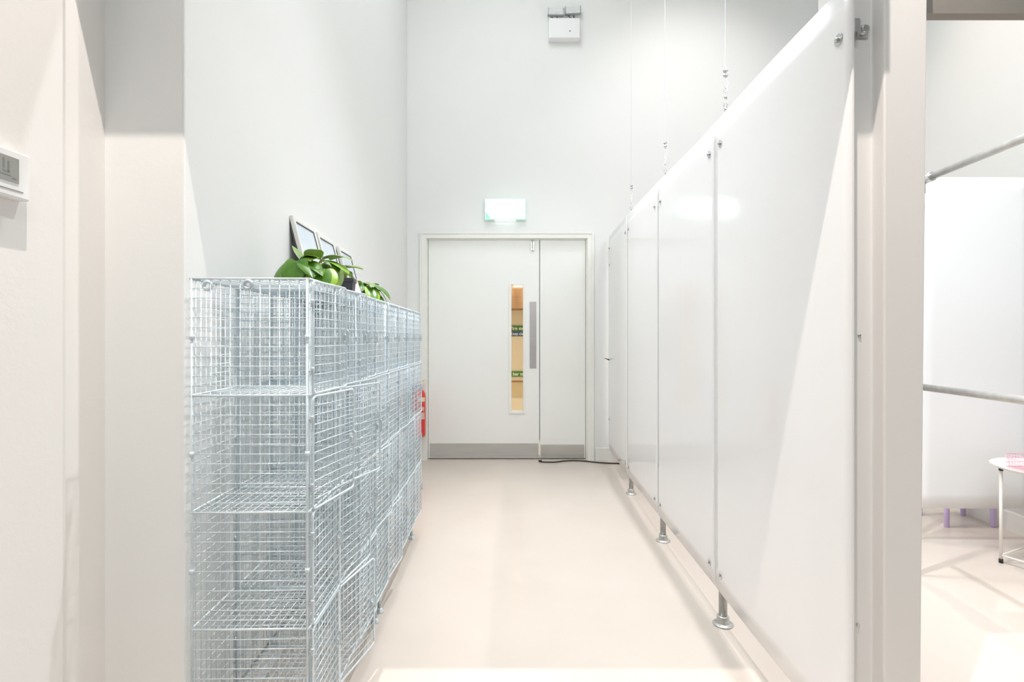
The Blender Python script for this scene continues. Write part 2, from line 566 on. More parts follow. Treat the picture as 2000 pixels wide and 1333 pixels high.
# flush bolt at the top of the wide leaf
MB().box(xm - .03, xm + .03, .046, .056, .17, LT).build('gap_light_stop', 'door', l1)  # added behind the gap between the leaves to block lobby light
MB().box(fx0 + .066, fx1 - .066, ly + .046, ly + .056, 0, .03).build('sill_light_stop', 'steel', d)  # added bar that keeps lobby light from showing under the leaves
fb = MB()
bx = xat(1040, YB)
fb.box(bx - .016, bx + .016, -.014, 0, LT - .092, LT - .02)
fb.box(bx - .014, bx + .014, -.022, -.014, LT - .105, LT - .085)
fb.tube([(bx, -.016, LT - .10), (bx, -.016, LT + .004)], .005, 8)
fb.tube([(bx + .002, -.02, LT - .085), (bx + .004, -.02, LT - .118)], .004, 8)
fb.build('top_bolt', 'steel', l1)

# ------------------------------------------------------------------ lit exit sign
ex0, ex1, ez0, ez1 = xat(947, 5.05), xat(1027, 5.05), zat(428, 5.05), zat(389, 5.05)
e = thing('exit_sign', 'lit mint white emergency exit box above the double door', 'exit sign', ((ex0 + ex1) / 2, YB, ez0))
hw = (ex1 - ex0) / 2
h = ez1 - ez0
eb = MB()
eb.box(-hw, hw, -.058, -.0, -.004, .006)
eb.box(-hw, hw, -.058, -.0, h - .004, h)
eb.box(-hw, -hw + .005, -.058, 0, .006, h - .004)
eb.box(hw - .006, hw, -.058, 0, .006, h - .004)
eb.box(-hw + .005, hw - .006, -.012, 0, .006, h - .004)
eb.box(hw * .15, hw * .9, -.05, -.0, h, h + .010)
eb.build('housing', 'acrylic', e, bevel=.002)
MB().box(-hw + .005, hw - .006, -.066, -.058, .004, h).build('lit_face', 'exit_face', e)
n = MB()
n.v += [(-hw + .008, -.0668, .004), (-hw + .056, -.0668, .004), (-hw + .008, -.0668, .074),
        (-hw + .008, -.0662, .004), (-hw + .056, -.0662, .004), (-hw + .008, -.0662, .074)]
for q in ((0, 1, 2), (5, 4, 3), (0, 3, 4, 1), (1, 4, 5, 2), (2, 5, 3, 0)):
    n.face(q)
n.build('corner_mark', 'exit_corner', e)
MB().box(-hw * .5, hw * .5, -.045, -.02, -.010, -.004).build('lamp_strip', 'exit_tube', e)

# ------------------------------------------------------------------ twin spot emergency light
tx0, tx1, tz0, tz1 = xat(1072, 5.03), xat(1133, 5.03), zat(73, 5.03), zat(34, 5.03)
t = thing('emergency_light', 'white emergency lighting box with twin floodlights high on the end wall', 'emergency light', ((tx0 + tx1) / 2, YB, tz0))
hw = (tx1 - tx0) / 2
h = tz1 - tz0
MB().box(-hw, hw, -.085, 0, 0, h).build('battery_box', 'white_plastic', t, bevel=.006)
for cxx, tilt, dz in ((-.080, -.035, .052), (.082, .06, .066)):
    hd = MB()
    hd.box(-.072, .072, -.022, .022, -.030, .030)
    ho = hd.build('floodlight', 'lens', t, (cxx, -.060, h + dz + .016), (.10, -tilt, 0), bevel=.008)
    rim = MB()
    rim.box(-.076, -.069, -.025, .023, -.031, .031)
    rim.box(.069, .076, -.025, .023, -.031, .031)
    rim.box(-.069, .069, .0, .023, -.033, -.028)
    rim.build('floodlight_rim', 'lamp_edge', ho)
    br = MB()
    br.tube([(cxx - .04, -.05, h + dz - .025), (cxx - .012, -.06, h + .0)], .005, 6)
    br.tube([(cxx + .012, -.05, h + dz - .025), (cxx + .012, -.06, h + .0)], .007, 6)
    br.build('bracket', 'bracket_dark', t)
MB().lathe([(.006, -.089), (.006, -.085)], 10, 0, (.052, 0, h * .33), 'y').build('indicator', 'grey_mark', t)

# ------------------------------------------------------------------ thermostat
th = thing('thermostat', 'white wall thermostat with grey display at the left edge', 'thermostat', (-1.0, 1.015, 1.455))
MB().box(0, .022, -.066, .066, 0, .094).build('casing', 'white_plastic', th, bevel=.004)
MB().box(.022, .0235, -.052, .040, .030, .078).build('display', 'lcd', th)
g = MB()
for q in ((.016, .020, .048, .068), (.006, .010, .052, .072), (.006, .020, .046, .049), (-.02, .022, .040, .042), (-.010, -.006, .048, .068), (.026, .034, .036, .038)):
    g.box(.0235, .0238, q[0], q[1], q[2], q[3])
g.build('digits', 'lcd_mark', th)
MB().box(.022, .0228, -.05, .05, .014, .016).build('seam', 'lcd', th)

# ------------------------------------------------------------------ fire extinguisher by the door
fe = thing('fire_extinguisher', 'red fire extinguisher hung between the lockers and the double door', 'fire extinguisher', (-0.888, YB - .085, 0.245))
MB().lathe([(.058, 0), (.068, .006), (.071, .02), (.071, .385), (.066, .412), (.050, .435), (.026, .446), (.022, .45)], 28).build('cylinder', 'red', fe)
MB().lathe([(.020, .448), (.020, .47), (.016, .485), (.012, .50)], 16).build('valve', 'steel', fe)
hh = MB()
hh.tube([(0, -.01, .49), (.03, -.02, .50), (.060, -.025, .512)], .008, 8)
hh.tube([(0, -.01, .505), (.035, -.02, .525), (.062, -.025, .532)], .008, 8)
hh.build('handle', 'label_cream', fe)
MB().lathe([(.012, -.035), (.014, -.022), (.010, -.018)], 12, 0, (0, 0, .475), 'y').build('pressure_gauge', 'black', fe)
MB().tube([(-.012, 0, .48), (-.05, -.02, .47), (-.078, -.02, .40), (-.082, -.015, .25), (-.078, -.01, .12)], .010, 8).build('hose', 'black', fe)
def patch(a0, a1, z0, z1, r=.0715):
    m = MB()
    k = 8
    for i in range(k + 1):
        a = math.radians(a0 + (a1 - a0) * i / k)
        for rr in (r, r + .0008):
            for z in (z0, z1):
                m.v.append((rr * math.cos(a), rr * math.sin(a), z))
    for i in range(k):
        A = i * 4; B = A + 4
        m.face((A, B, B + 1, A + 1)); m.face((A + 2, A + 3, B + 3, B + 2))
        m.face((A, A + 2, B + 2, B)); m.face((A + 1, B + 1, B + 3, A + 3))
    return m
patch(-82, -20, .335, .375).build('cream_label', 'label_cream', fe)
pl = patch(-80, -25, .17, .235)
pl.build('print_panel', 'label_pale', fe)
lb = MB()
patch(-75, -30, .25, .285).build('print_panel', 'label_pale', fe)
MB().box(-.03, .03, .060, .0845, .30, .36).build('wall_bracket', 'steel', fe)

# ------------------------------------------------------------------ floor cable by the door
cab = MB()
pts = []
for u, v in ((1058, 899.6), (1054, 900.2), (1052.5, 901.5), (1056, 903.6), (1068, 904.4), (1085, 904.2), (1102, 902.2), (1122, 901.4), (1142, 902.4), (1165, 904.8), (1190, 906.6), (1215, 907.4)):
    y = EYE * F / (v - 660)
    y = min(y, 5.085)
    pts.append((xat(u, y), y, .006))
pts.append((1.5, 4.85, .006))
def smooth(ps, n=4):
    ps = [Vector(p) for p in ps]
    out = []
    for i in range(len(ps) - 1):
        p0 = ps[max(i - 1, 0)]; p1 = ps[i]; p2 = ps[i + 1]; p3 = ps[min(i + 2, len(ps) - 1)]
        for j in range(n):
            t_ = j / n
            out.append(0.5 * ((2 * p1) + (p2 - p0) * t_ + (2 * p0 - 5 * p1 + 4 * p2 - p3) * t_ ** 2 + (-p0 + 3 * p1 - 3 * p2 + p3) * t_ ** 3))
    out.append(ps[-1])
    return out
tag(cab.tube(smooth(pts), .0058, 8).build('cable', 'black'), 'black cable lying on the floor along the bottom of the narrow door leaf', 'cable')

# ------------------------------------------------------------------ corridor partition: pipe frame with bolted white sheets
def lerp_path(pts_, y):
    for (y0, x0), (y1, x1) in zip(pts_, pts_[1:]):
        if y <= y1:
            t_ = (y - y0) / (y1 - y0)
            return x0 + (x1 - x0) * t_
    (y0, x0), (y1, x1) = pts_[-2], pts_[-1]
    return x1 + (x1 - x0) * (y - y1) / (y1 - y0)


PIPE = [(1.20, .865), (2.191, .868), (3.091, .877), (4.024, .9015), (5.06, .948)]
YP = [2.191, 3.091, 4.024]
xp = lambda y: lerp_path(PIPE, y)
PR = .0168                                                           # pipe radius
SX = .030                                                            # sheet face, left of the pipe centre
part = thing('partition_screen', 'long white plastic sheet partition on galvanised pipes along the corridor', 'partition', (xp(2.191), 2.191, 0))
ox, oy = xp(2.191), 2.191
ztop = lambda y: 2.066 + max(0, y - 2.4) * .026
zbot = lambda y: .150 - max(0, y - 3.1) * .012


BOW = [.015, -.003, .003, .006]


def sheet(y0, y1, bow_i):
    m = MB()
    ny, nz, th_ = 24, 26, .0022
    idx = {}
    for s_ in (0, 1):
        for i in range(ny + 1):
            for j in range(nz + 1):
                y = y0 + (y1 - y0) * i / ny
                a, c = zbot(y), ztop(y)
                z = a + (c - a) * j / nz
                t_ = i / ny
                x = lerp_path([(YS[q], xp(YS[q])) for q in range(len(YS))], y) - SX
                x -= BOW[bow_i] * math.sin(PI * t_) * (0.4 + 0.6 * math.sin(PI * (z - a) / (c - a)))
                if z > 1.957:
                    x += (z - 1.957) * .012
                if z < .228:
                    x += (.228 - z) * .08
                x += -th_ if s_ == 0 else th_
                idx[(s_, i, j)] = len(m.v)
                m.v.append((x - ox, y - oy, z))
    for i in range(ny):
        for j in range(nz):
            m.face((idx[(0, i, j)], idx[(0, i + 1, j)], idx[(0, i + 1, j + 1)], idx[(0, i, j + 1)]), 0, True)
            m.face((idx[(1, i, j)], idx[(1, i, j + 1)], idx[(1, i + 1, j + 1)], idx[(1, i + 1, j)]), 0, True)
    for i in range(ny):
        m.face((idx[(0, i, 0)], idx[(1, i, 0)], idx[(1, i + 1, 0)], idx[(0, i + 1, 0)]))
        m.face((idx[(0, i, nz)], idx[(0, i + 1, nz)], idx[(1, i + 1, nz)], idx[(1, i, nz)]))
    for j in range(nz):
        m.face((idx[(0, 0, j)], idx[(0, 0, j + 1)], idx[(1, 0, j + 1)], idx[(1, 0, j)]))
        m.face((idx[(0, ny, j)], idx[(1, ny, j)], idx[(1, ny, j + 1)], idx[(0, ny, j + 1)]))
    return m


YS = [1.303, 2.191, 3.091, 4.024, 5.05]
sheets = []
for bi, (a, c) in enumerate(zip(YS, YS[1:])):
    sheets.append(sheet(a + .0004, c - .0004, bi).build('sheet', 'sheet', part))
# bolts with big washers, two beside every seam, top and bottom rail


def washer(y, z, sh):
    t_ = 0
    bow_ = 0
    for q in range(4):
        if YS[q] <= y <= YS[q + 1]:
            bow_ = BOW[q]
            t_ = (y - YS[q]) / (YS[q + 1] - YS[q])
    a, c = zbot(y), ztop(y)
    x = lerp_path([(YS[q], xp(YS[q])) for q in range(5)], y) - SX - .003 - bow_ * math.sin(PI * t_) * (0.4 + 0.6 * math.sin(PI * (z - a) / (c - a)))
    m = MB()
    m.lathe([(.0155, -.0022), (.0155, .001)], 20, 0, (x - ox, y - oy, z), 'x')
    m.lathe([(.0045, -.0095), (.0060, -.0085), (.0062, -.0022)], 6, 0, (x - ox, y - oy, z), 'x')
    m.build('washer_bolt', 'bolt', sh)


ZR, ZL = 1.957, .228
for q in range(1, 4):
    y = YS[q]
    for dy, sh in ((-.06, sheets[q - 1]), (.065, sheets[q])):
        washer(y + dy, ZR + max(0, y - 3.1) * .034, sh)
        washer(y + dy, ZL - max(0, y - 3.1) * .012, sh)
washer(1.355, 1.938, sheets[0])
washer(1.365, ZL, sheets[0])
washer(4.98, ZR + .06, sheets[3])
washer(4.98, .42, sheets[3])
washer(4.97, 1.86, sheets[3])
# posts with flanges
for y in YP:
    m = MB()
    x = xp(y)
    m.tube([(x - ox, y - oy, .028), (x - ox, y - oy, 2.0)], PR, 18)
    m.lathe([(.0215, 1.925), (.0215, 1.995), (.015, 2.002)], 18, 0, (x - ox, y - oy, 0))
    po = m.build('post', 'pipe', part)
    f = MB()
    f.lathe([(.040, 0), (.041, .003), (.039, .006), (.026, .008), (.0255, .010), (.0245, .034), (.0225, .037), (.018, .038)], 28, 0, (x - ox, y - oy, 0))
    for a in range(4):
        an = PI / 4 + a * PI / 2
        f.lathe([(.0045, .005), (.0045, .0095), (.002, .0105)], 8, 0, (x - ox + .033 * math.cos(an), y - oy + .033 * math.sin(an), 0))
    f.box(x - ox - .004, x - ox + .004, y - oy - .029, y - oy - .022, .016, .026)
    f.build('floor_flange', 'pipe', po)
for z, lab in ((ZR, 'top'), (ZL, 'low')):
    m = MB()
    pp_ = [(xp(y) - ox, y - oy, z + (max(0, y - 3.1) * (.034 if z > 1 else -.012))) for y in (1.375 + .09, 2.191, 3.091, 4.024, 5.10)]
    pp_[0] = (pp_[0][0], 1.47 - oy, pp_[0][2])
    m.tube(pp_, PR * .95, 16)
    m.build('rail', 'pipe', part)
# saddle clip that ties the screen to the column
m = MB()
cy_, cz_ = 1.345 - oy, 1.955
def strip_z(pts2, z0, z1, th_):
    mm = MB()
    k = len(pts2)
    for i, (x, y) in enumerate(pts2):
        a_ = pts2[max(i - 1, 0)]; b_ = pts2[min(i + 1, k - 1)]
        tx, ty = b_[0] - a_[0], b_[1] - a_[1]
        L = math.hypot(tx, ty) or 1
        nx, ny = -ty / L * th_, tx / L * th_
        mm.v += [(x, y, z0), (x, y, z1), (x + nx, y + ny, z0), (x + nx, y + ny, z1)]
    for i in range(k - 1):
        A = i * 4; B = A + 4
        mm.face((A, B, B + 1, A + 1)); mm.face((A + 2, A + 3, B + 3, B + 2))
        mm.face((A, A + 2, B + 2, B)); mm.face((A + 1, B + 1, B + 3, A + 3))
    mm.face((0, 1, 3, 2)); e_ = (k - 1) * 4
    mm.face((e_, e_ + 2, e_ + 3, e_ + 1))
    return mm
cl = strip_z([(.900 - ox, cy_ + .0025), (.872 - ox, cy_ + .0025), (.868 - ox, cy_ - .006), (.866 - ox, cy_ - .020), (.859 - ox, cy_ - .027), (.848 - ox, cy_ - .028), (.840 - ox, cy_ - .022), (.838 - ox, cy_ - .014)], 1.938, 1.970, .0022)
co = cl.build('saddle_clip', 'bolt', part)
MB().lathe([(.008, -.011), (.011, -.007), (.011, -.002), (.013, -.002), (.013, .002)], 12, 0, (.888 - ox, cy_ + .0, 1.957), 'y').build('clip_bolt', 'bolt', co)
# two small screw heads in the column strip
for u, v in ((1678, 655.5), (1675, 1221)):
    r = MB().lathe([(.0028, -.004), (.0042, -.003), (.0045, 0)], 10, 0, (xat(u, YE), YE, zat(v, YE)), 'y')
    o = r.build('screw', 'bolt')
    tag(o, 'tiny screw head in the cream column strip at eye level' if v < 800 else 'tiny screw head low in the cream column strip', 'screw')
# zip tie tail poking out at the far edge of the partition
zt_ = MB()
ty_ = 5.0
zx, zz = xat(1191, ty_), zat(705, ty_)
zt_.v += [(zx + .01, ty_, zz + .010), (zx + .01, ty_, zz - .006), (zx - .065, ty_ - .02, zz + .030), (zx - .03, ty_ - .01, zz + .012),
          (zx + .01, ty_ + .003, zz + .010), (zx + .01, ty_ + .003, zz - .006), (zx - .065, ty_ - .017, zz + .030), (zx - .03, ty_ - .007, zz + .012)]
for q in ((0, 2, 3, 1), (4, 5, 7, 6), (0, 4, 6, 2), (2, 6, 7, 3), (3, 7, 5, 1), (1, 5, 4, 0)):
    zt_.face(q)
zt_.build('cable_tie', 'black', part, (-ox, -oy, 0))

# ------------------------------------------------------------------ hanging wires above the partition
def hanger(y, z_link, label, dx, tail, r=.0011):
    x = xp(y) + dx
    zt0 = ztop(y)
    rt = thing('hanging_wire', label, 'hanging wire', (x, y, zt0 + .004), 0, 'suspension wires above the partition')
    B = .02                                                          # height of sheet top in local z
    k_ = 1.0
    # turnbuckle rises from the pipe
    tb = MB()
    tb.tube([(0, 0, -.10), (0, 0, B + .016)], .0030, 8)
    tb.lathe([(.002, B + .004), (.006, B + .018), (.0065, B + .024)], 10)
    for s_ in (-1, 1):
        tb.tube([(s_ * .0058, 0, B + .022), (s_ * .0058, 0, B + .066)], .0016, 6)
    tb.lathe([(.0065, B + .064), (.0065, B + .070), (.003, B + .076)], 10)
    tb.tube([(0, 0, B + .066), (0, 0, B + .090)], .0018, 6)
    ring = [(.008 * math.cos(a), 0, B + .098 + .008 * math.sin(a)) for a in [2 * PI * i / 16 for i in range(16)]]
    tb.tube(ring, .0016, 6, closed=True)
    tb.build('turnbuckle', 'bolt', rt)
    hk = MB()
    zc = B + z_link
    loop = [(0, 0, B + .104), (.008, 0, B + .112), (.0105, 0, B + .128), (.006, 0, zc - .01), (.004, 0, zc), (-.001, 0, zc - .012), (-.004, 0, B + .120), (-.003, 0, B + .108)]
    hk.tube(smooth(loop, 3), .0012, 6)
    hk.build('wire_loop', 'bolt', rt)
    cr = MB()
    for i in range(2):
        zz_ = zc + .004 + i * .019
        cr.lathe([(.004, zz_), (.0085, zz_ + .004), (.0085, zz_ + .011), (.005, zz_ + .015)], 10, 0, (.001 - .002 * i, 0, 0))
        cr.tube([(-.010, 0, zz_ + .008), (.010, 0, zz_ + .008)], .0028, 6)
    cr.build('wire_clamp', 'bolt', rt)
    wr = MB()
    wr.tube([(.002, 0, zc), (-.003, 0, zc + .05), (-.001, 0, zc + .5), (-.004, 0, CEIL - zt0 + .02)], r, 6)
    if tail:
        wr.tube([(-.002, 0, zc + .03), (.010, 0, zc + .048), (.018, 0, zc + .060)], r, 6)
    else:
        wr.tube([(.001, 0, zc + .03), (.0015, 0, zc + .056)], r, 6)
    wr.build('wire', 'galv_strip', rt)


hanger(2.165, .145, 'nearest steel hanging wire with turnbuckle above the white partition', 0, False)
hanger(3.055, .160, 'middle steel hanging wire with frayed tail above the white partition', .002, True)
hanger(4.02, .165, 'farthest steel hanging wire, shortest above the white partition', .0, False)

# ------------------------------------------------------------------ wire mesh lockers
ROW, COLW, DEP, FOOT = .2935, .2254, .294, .154
NC = 4
NW = NC * COLW
TOPZ = FOOT + 4 * ROW
RW, RR = .00115, .0032                       # mesh wire and frame rod radius
PITCH = .0245


def steps(a, c, p=PITCH):
    n_ = max(1, round((c - a) / p))
    return [a + (c - a) * i / n_ for i in range(1, n_)]


lk = thing('wire_locker', 'nearer wire mesh locker unit, with plants and frames on top', 'locker', (-0.511, 1.339, 0), math.radians(91.36), 'galvanised wire lockers')


def end_panel(x, name, strong=True, side=1):
    m = MB()
    for y in (0.004, DEP - .004):
        m.rod((x, y, FOOT), (x, y, TOPZ), RR, 8)
    if strong:
        m.rod((x + side * .011, 0.002, FOOT), (x + side * .011, 0.002, TOPZ), RR * .8, 8)
    for j in range(5):
        z = FOOT + j * ROW
        m.rod((x, 0, z), (x, DEP, z), RR * .9, 8)
    for y in steps(0, DEP):
        m.rod((x + .002, y, FOOT), (x + .002, y, TOPZ), RW, 5)
    for j in range(4):
        for z in steps(FOOT + j * ROW, FOOT + (j + 1) * ROW):
            m.rod((x - .001, 0, z), (x - .001, DEP, z), RW, 5)
    # small clip rings on the corner rods
    for j in range(4):
        for y in (.004, DEP - .004):
            m.lathe([(.0062, FOOT + (j + .5) * ROW - .006), (.0062, FOOT + (j + .5) * ROW + .006)], 8, 0, (x, y, 0))
    return m.build(name, 'galv', lk)


end_panel(0, 'side_panel')
for c in range(1, NC):
    end_panel(c * COLW, 'divider', False)
end_panel(NW - .004, 'side_panel', True, -1)
# back
m = MB()
for z in (FOOT, TOPZ):
    m.rod((0, DEP, z), (NW, DEP, z), RR, 8)
for x in steps(0, NW):
    m.rod((x, DEP, FOOT), (x, DEP, TOPZ), RW, 5)
for j in range(4):
    for z in steps(FOOT + j * ROW, FOOT + (j + 1) * ROW):
        m.rod((0, DEP + .002, z), (NW, DEP + .002, z), RW, 5)
m.build('back_panel', 'galv', lk)
for x in [c * COLW for c in range(1, NC)] + [NW - .012]:
    u_ = MB()
    u_.box(x - .010, x + .010, DEP - .012, DEP - .009, FOOT, TOPZ)
    u_.build('upright_strip', 'galv_strip', lk)
for j in range(5):
    z = FOOT + j * ROW
    m = MB()
    for y in (0, DEP):
        m.rod((0, y, z), (NW, y, z), RR, 8)
    for x in steps(0, NW):
        m.rod((x, 0, z - .003), (x, DEP, z - .003), RW, 5)
    for y in steps(0, DEP, .0205):
        m.rod((0, y, z - .0005), (NW, y, z - .0005), RW, 5)
    m.build('shelf' if j < 4 else 'top_panel', 'galv', lk)
# front frame rods at dividers
# washers that join the panels
for x, y in ((-.006, .148), (.020, .262)):
    m = MB()
    ring = [(x, y + .010 * math.cos(a), TOPZ - .016 + .010 * math.sin(a)) for a in [2 * PI * i / 20 for i in range(20)]]
    m.tube(ring, .0045, 8, closed=True)
    m.build('joining_ring', 'galv_strip', lk)


# door mesh (hinge edge at x = 0)
DW, DH = COLW - .010, ROW - .008


def rounded_rect(w_, h_, r):
    out = []
    for cx_, cz_2, a0 in ((w_ - r, h_ - r, 0), (r, h_ - r, 90), (r, r, 180), (w_ - r, r, 270)):
        for i in range(5):
            a = math.radians(a0 + 90 * i / 4)
            out.append((cx_ + r * math.cos(a), 0, cz_2 + r * math.sin(a)))
    return out


dm = MB()
dm.tube(rounded_rect(DW, DH, .012), RR, 8, closed=True)
for x in steps(0, DW):
    dm.rod((x, .0012, 0), (x, .0012, DH), RW, 5)
for z in steps(0, DH):
    dm.rod((0, -.0012, z), (DW, -.0012, z), RW * 1.05, 5)
hm = MB()
for z in (0,):
    hm.lathe([(.0048, z - .009), (.0056, z - .007), (.0056, z + .007), (.0048, z + .009)], 10, 0, (-.003, 0, 0))
    hm.tube([(-.004, 0, z), (-.004, .012, z)], .0024, 6)
pm = MB()
pm.box(DW - .030, DW - .012, -.0045, -.0025, DH * .5 - .014, DH * .5 + .014)
pm.tube([(DW - .002, -.004, DH * .5 - .020), (DW - .002, -.007, DH * .5 - .016), (DW - .002, -.007, DH * .5 + .016), (DW - .002, -.004, DH * .5 + .020)], .0020, 6)
pm.tube([(DW - .024, -.004, DH * .5 - .008), (DW - .024, -.008, DH * .5 - .006), (DW - .024, -.008, DH * .5 + .006), (DW - .024, -.004, DH * .5 + .008)], .0022, 6)
proto = None
OPEN_A = {0: (0, 14, 2, 1), 1: (.5, 10, 1, 5), 2: (12, 20, 2, 1), 3: (6, 7, 1, .5)}      # by tier from the bottom
OPEN_B = {0: (5, 1, 1.5, 2.5), 1: (1, 2, 2.5, 1.5), 2: (1.5, 4, 1, 2.5), 3: (.5, 1, 1, 1)}


def door_loc(c, j): return (c * COLW + .008, -.0075, FOOT + j * ROW + .004)


for j in range(4):
    for c in range(NC):
        if proto is None:
            proto = dm.build('locker_door', 'galv', lk)
            for hz in (DH * .2, DH * .8):
                hm.build('hinge', 'galv_strip', proto, (0, 0, hz))
            pm.build('hasp', 'galv_strip', proto)
            o = proto
        else:
            o = copy_tree(proto, lk)
        o.location = door_loc(c, j)
        o.rotation_euler = (0, 0, -math.radians(OPEN_A[j][c]))
# feet: three rods gathered on a small pad
ft = MB()
for a in ((-.026, 0), (.026, 0), (0, .05)):
    ft.tube([(0, 0, .010), (a[0], a[1], FOOT)], .0052, 8)
ft.tube([(-.010, -.004, .016), (.02, .055, .016)], .0042, 8)
ft.lathe([(.016, 0), (.016, .004), (.012, .010), (.008, .020)], 14)
f0 = None
for x in (.034, NW - .034):
    for y in (.034, DEP - .03):
        o = ft.build('foot', 'galv', lk) if f0 is None else copy_tree(f0, lk)
        if f0 is None: f0 = o
        o.location = (x, y, 0)
        o.rotation_euler = (0, 0, 0 if y < .1 else PI)
lk2 = copy_tree(lk)
lk2['label'] = 'farther wire mesh locker unit, bare on top, close to the fire extinguisher'
dirx = Vector((math.cos(math.radians(91.36)), math.sin(math.radians(91.36)), 0))
lk2.location = Vector((-0.511, 1.339, 0)) + dirx * (NW + .013)
for ch in lk2.children:
    if ch.name.startswith('locker_door'):
        j = round((ch.location.z - FOOT - .004) / ROW)
        c = round((ch.location.x - .008) / COLW)
        ch.rotation_euler = (0, 0, -math.radians(OPEN_B[j][c]))

# ------------------------------------------------------------------ things on top of the lockers
TZ = TOPZ + RR                                                       # top surface


def picture_frame(y0, w_, hgt, label, lean=math.radians(14.5)):
    """leans against the left wall; face towards the corridor"""
    ang = math.atan(.178 / 3.77)
    yc = y0 + w_ / 2
    top_x = xleft(yc) - .002
    base = Vector((top_x + math.sin(lean) * hgt, yc, TZ))
    r = thing('picture_frame', label, 'picture frame', base, ang, 'silver picture frames on the lockers')
    # local: y along the wall, x towards the corridor, z up; tilted children
    R = (0, -lean, 0)
    m = MB()
    hw_ = w_ / 2
    bw, t_ = .022, .016
    for (a, c, e_, g_) in ((-hw_, -hw_ + bw, 0, hgt), (hw_ - bw, hw_, 0, hgt), (-hw_ + bw, hw_ - bw, 0, bw), (-hw_ + bw, hw_ - bw, hgt - bw, hgt)):
        m.box(0, t_, a, c, e_, g_)
    m.build('moulding', 'frame_silver', r, (0, 0, .002), R, bevel=.003)
    m = MB()
    m.box(.010, .0142, -hw_ + bw, -hw_ + bw + .002, bw, hgt - bw)
    m.box(.010, .0142, hw_ - bw - .002, hw_ - bw, bw, hgt - bw)
    m.box(.010, .0142, -hw_ + bw + .002, hw_ - bw - .002, hgt - bw - .002, hgt - bw)
    m.build('rebate', 'frame_edge', r, (0, 0, .002), R)
    MB().box(.008, .011, -hw_ + bw, hw_ - bw, bw, hgt - bw).build('print', 'print', r, (0, 0, .002), R)
    MB().box(-.006, .0, -hw_ + .004, hw_ - .004, .004, hgt - .004).build('backing', 'frame_back', r, (0, 0, .002), R)
    return r


picture_frame(2.07, .265, .332, 'nearest and tallest silver picture frame, leaning on the wall above the big plant')
picture_frame(2.37, .255, .326, 'middle silver picture frame, leaning on the wall behind the plants')
picture_frame(2.71, .255, .322, 'farthest silver picture frame, half hidden by the lime leaves')


def leaf_shape(mb, base, dr, up, L, Wd, droop, mi, fold=.25):
    """heart shaped leaf blade curving down along its length"""
    dr = Vector(dr).normalized(); up = Vector(up)
    side = dr.cross(up)
    if side.length < 1e-4: side = Vector((1, 0, 0))
    side.normalize()
    up = side.cross(dr).normalized()
    nu, nv = 16, 5
    outline = []
    for i in range(nu + 1):
        t_ = i / nu
        outline.append(max(.01, (math.sin(PI * min(1, (t_ * .86 + .14)) ** .72) ** .8) if t_ < .999 else .01))
    top_ = max(outline)
    outline = [q / top_ for q in outline]
    idx = []
    p = Vector(base); ang = 0
    for i in range(nu + 1):
        t_ = i / nu
        d_ = (dr * math.cos(ang) - up * math.sin(ang)).normalized()
        n_ = (up * math.cos(ang) + dr * math.sin(ang)).normalized()
        if i: p = p + d_ * (L / nu)
        ang += droop / nu
        row = []
        for j in range(-nv, nv + 1):
            s_ = j / nv
            hw_ = Wd * .5 * outline[i]
            back = -.14 * L * math.sin(min(1, abs(s_) * 1.25) * PI / 2) * max(0, 1 - i / 5.0) * (1 if abs(s_) > 0 else 0)
            q = p + side * (s_ * hw_) + n_ * (abs(s_) * hw_ * fold - (s_ * s_) * hw_ * fold * 1.2) + d_ * back
            row.append(len(mb.v)); mb.v.append(tuple(q))
        idx.append(row)
    for i in range(nu):
        for j in range(2 * nv):
            mm = mi
            if mi == 3:                                              # green leaf with lime margin
                mm = 1 if j in (0, 1, 2 * nv - 2, 2 * nv - 1) else 0
            mb.face((idx[i][j], idx[i][j + 1], idx[i + 1][j + 1], idx[i + 1][j]), mm, True)


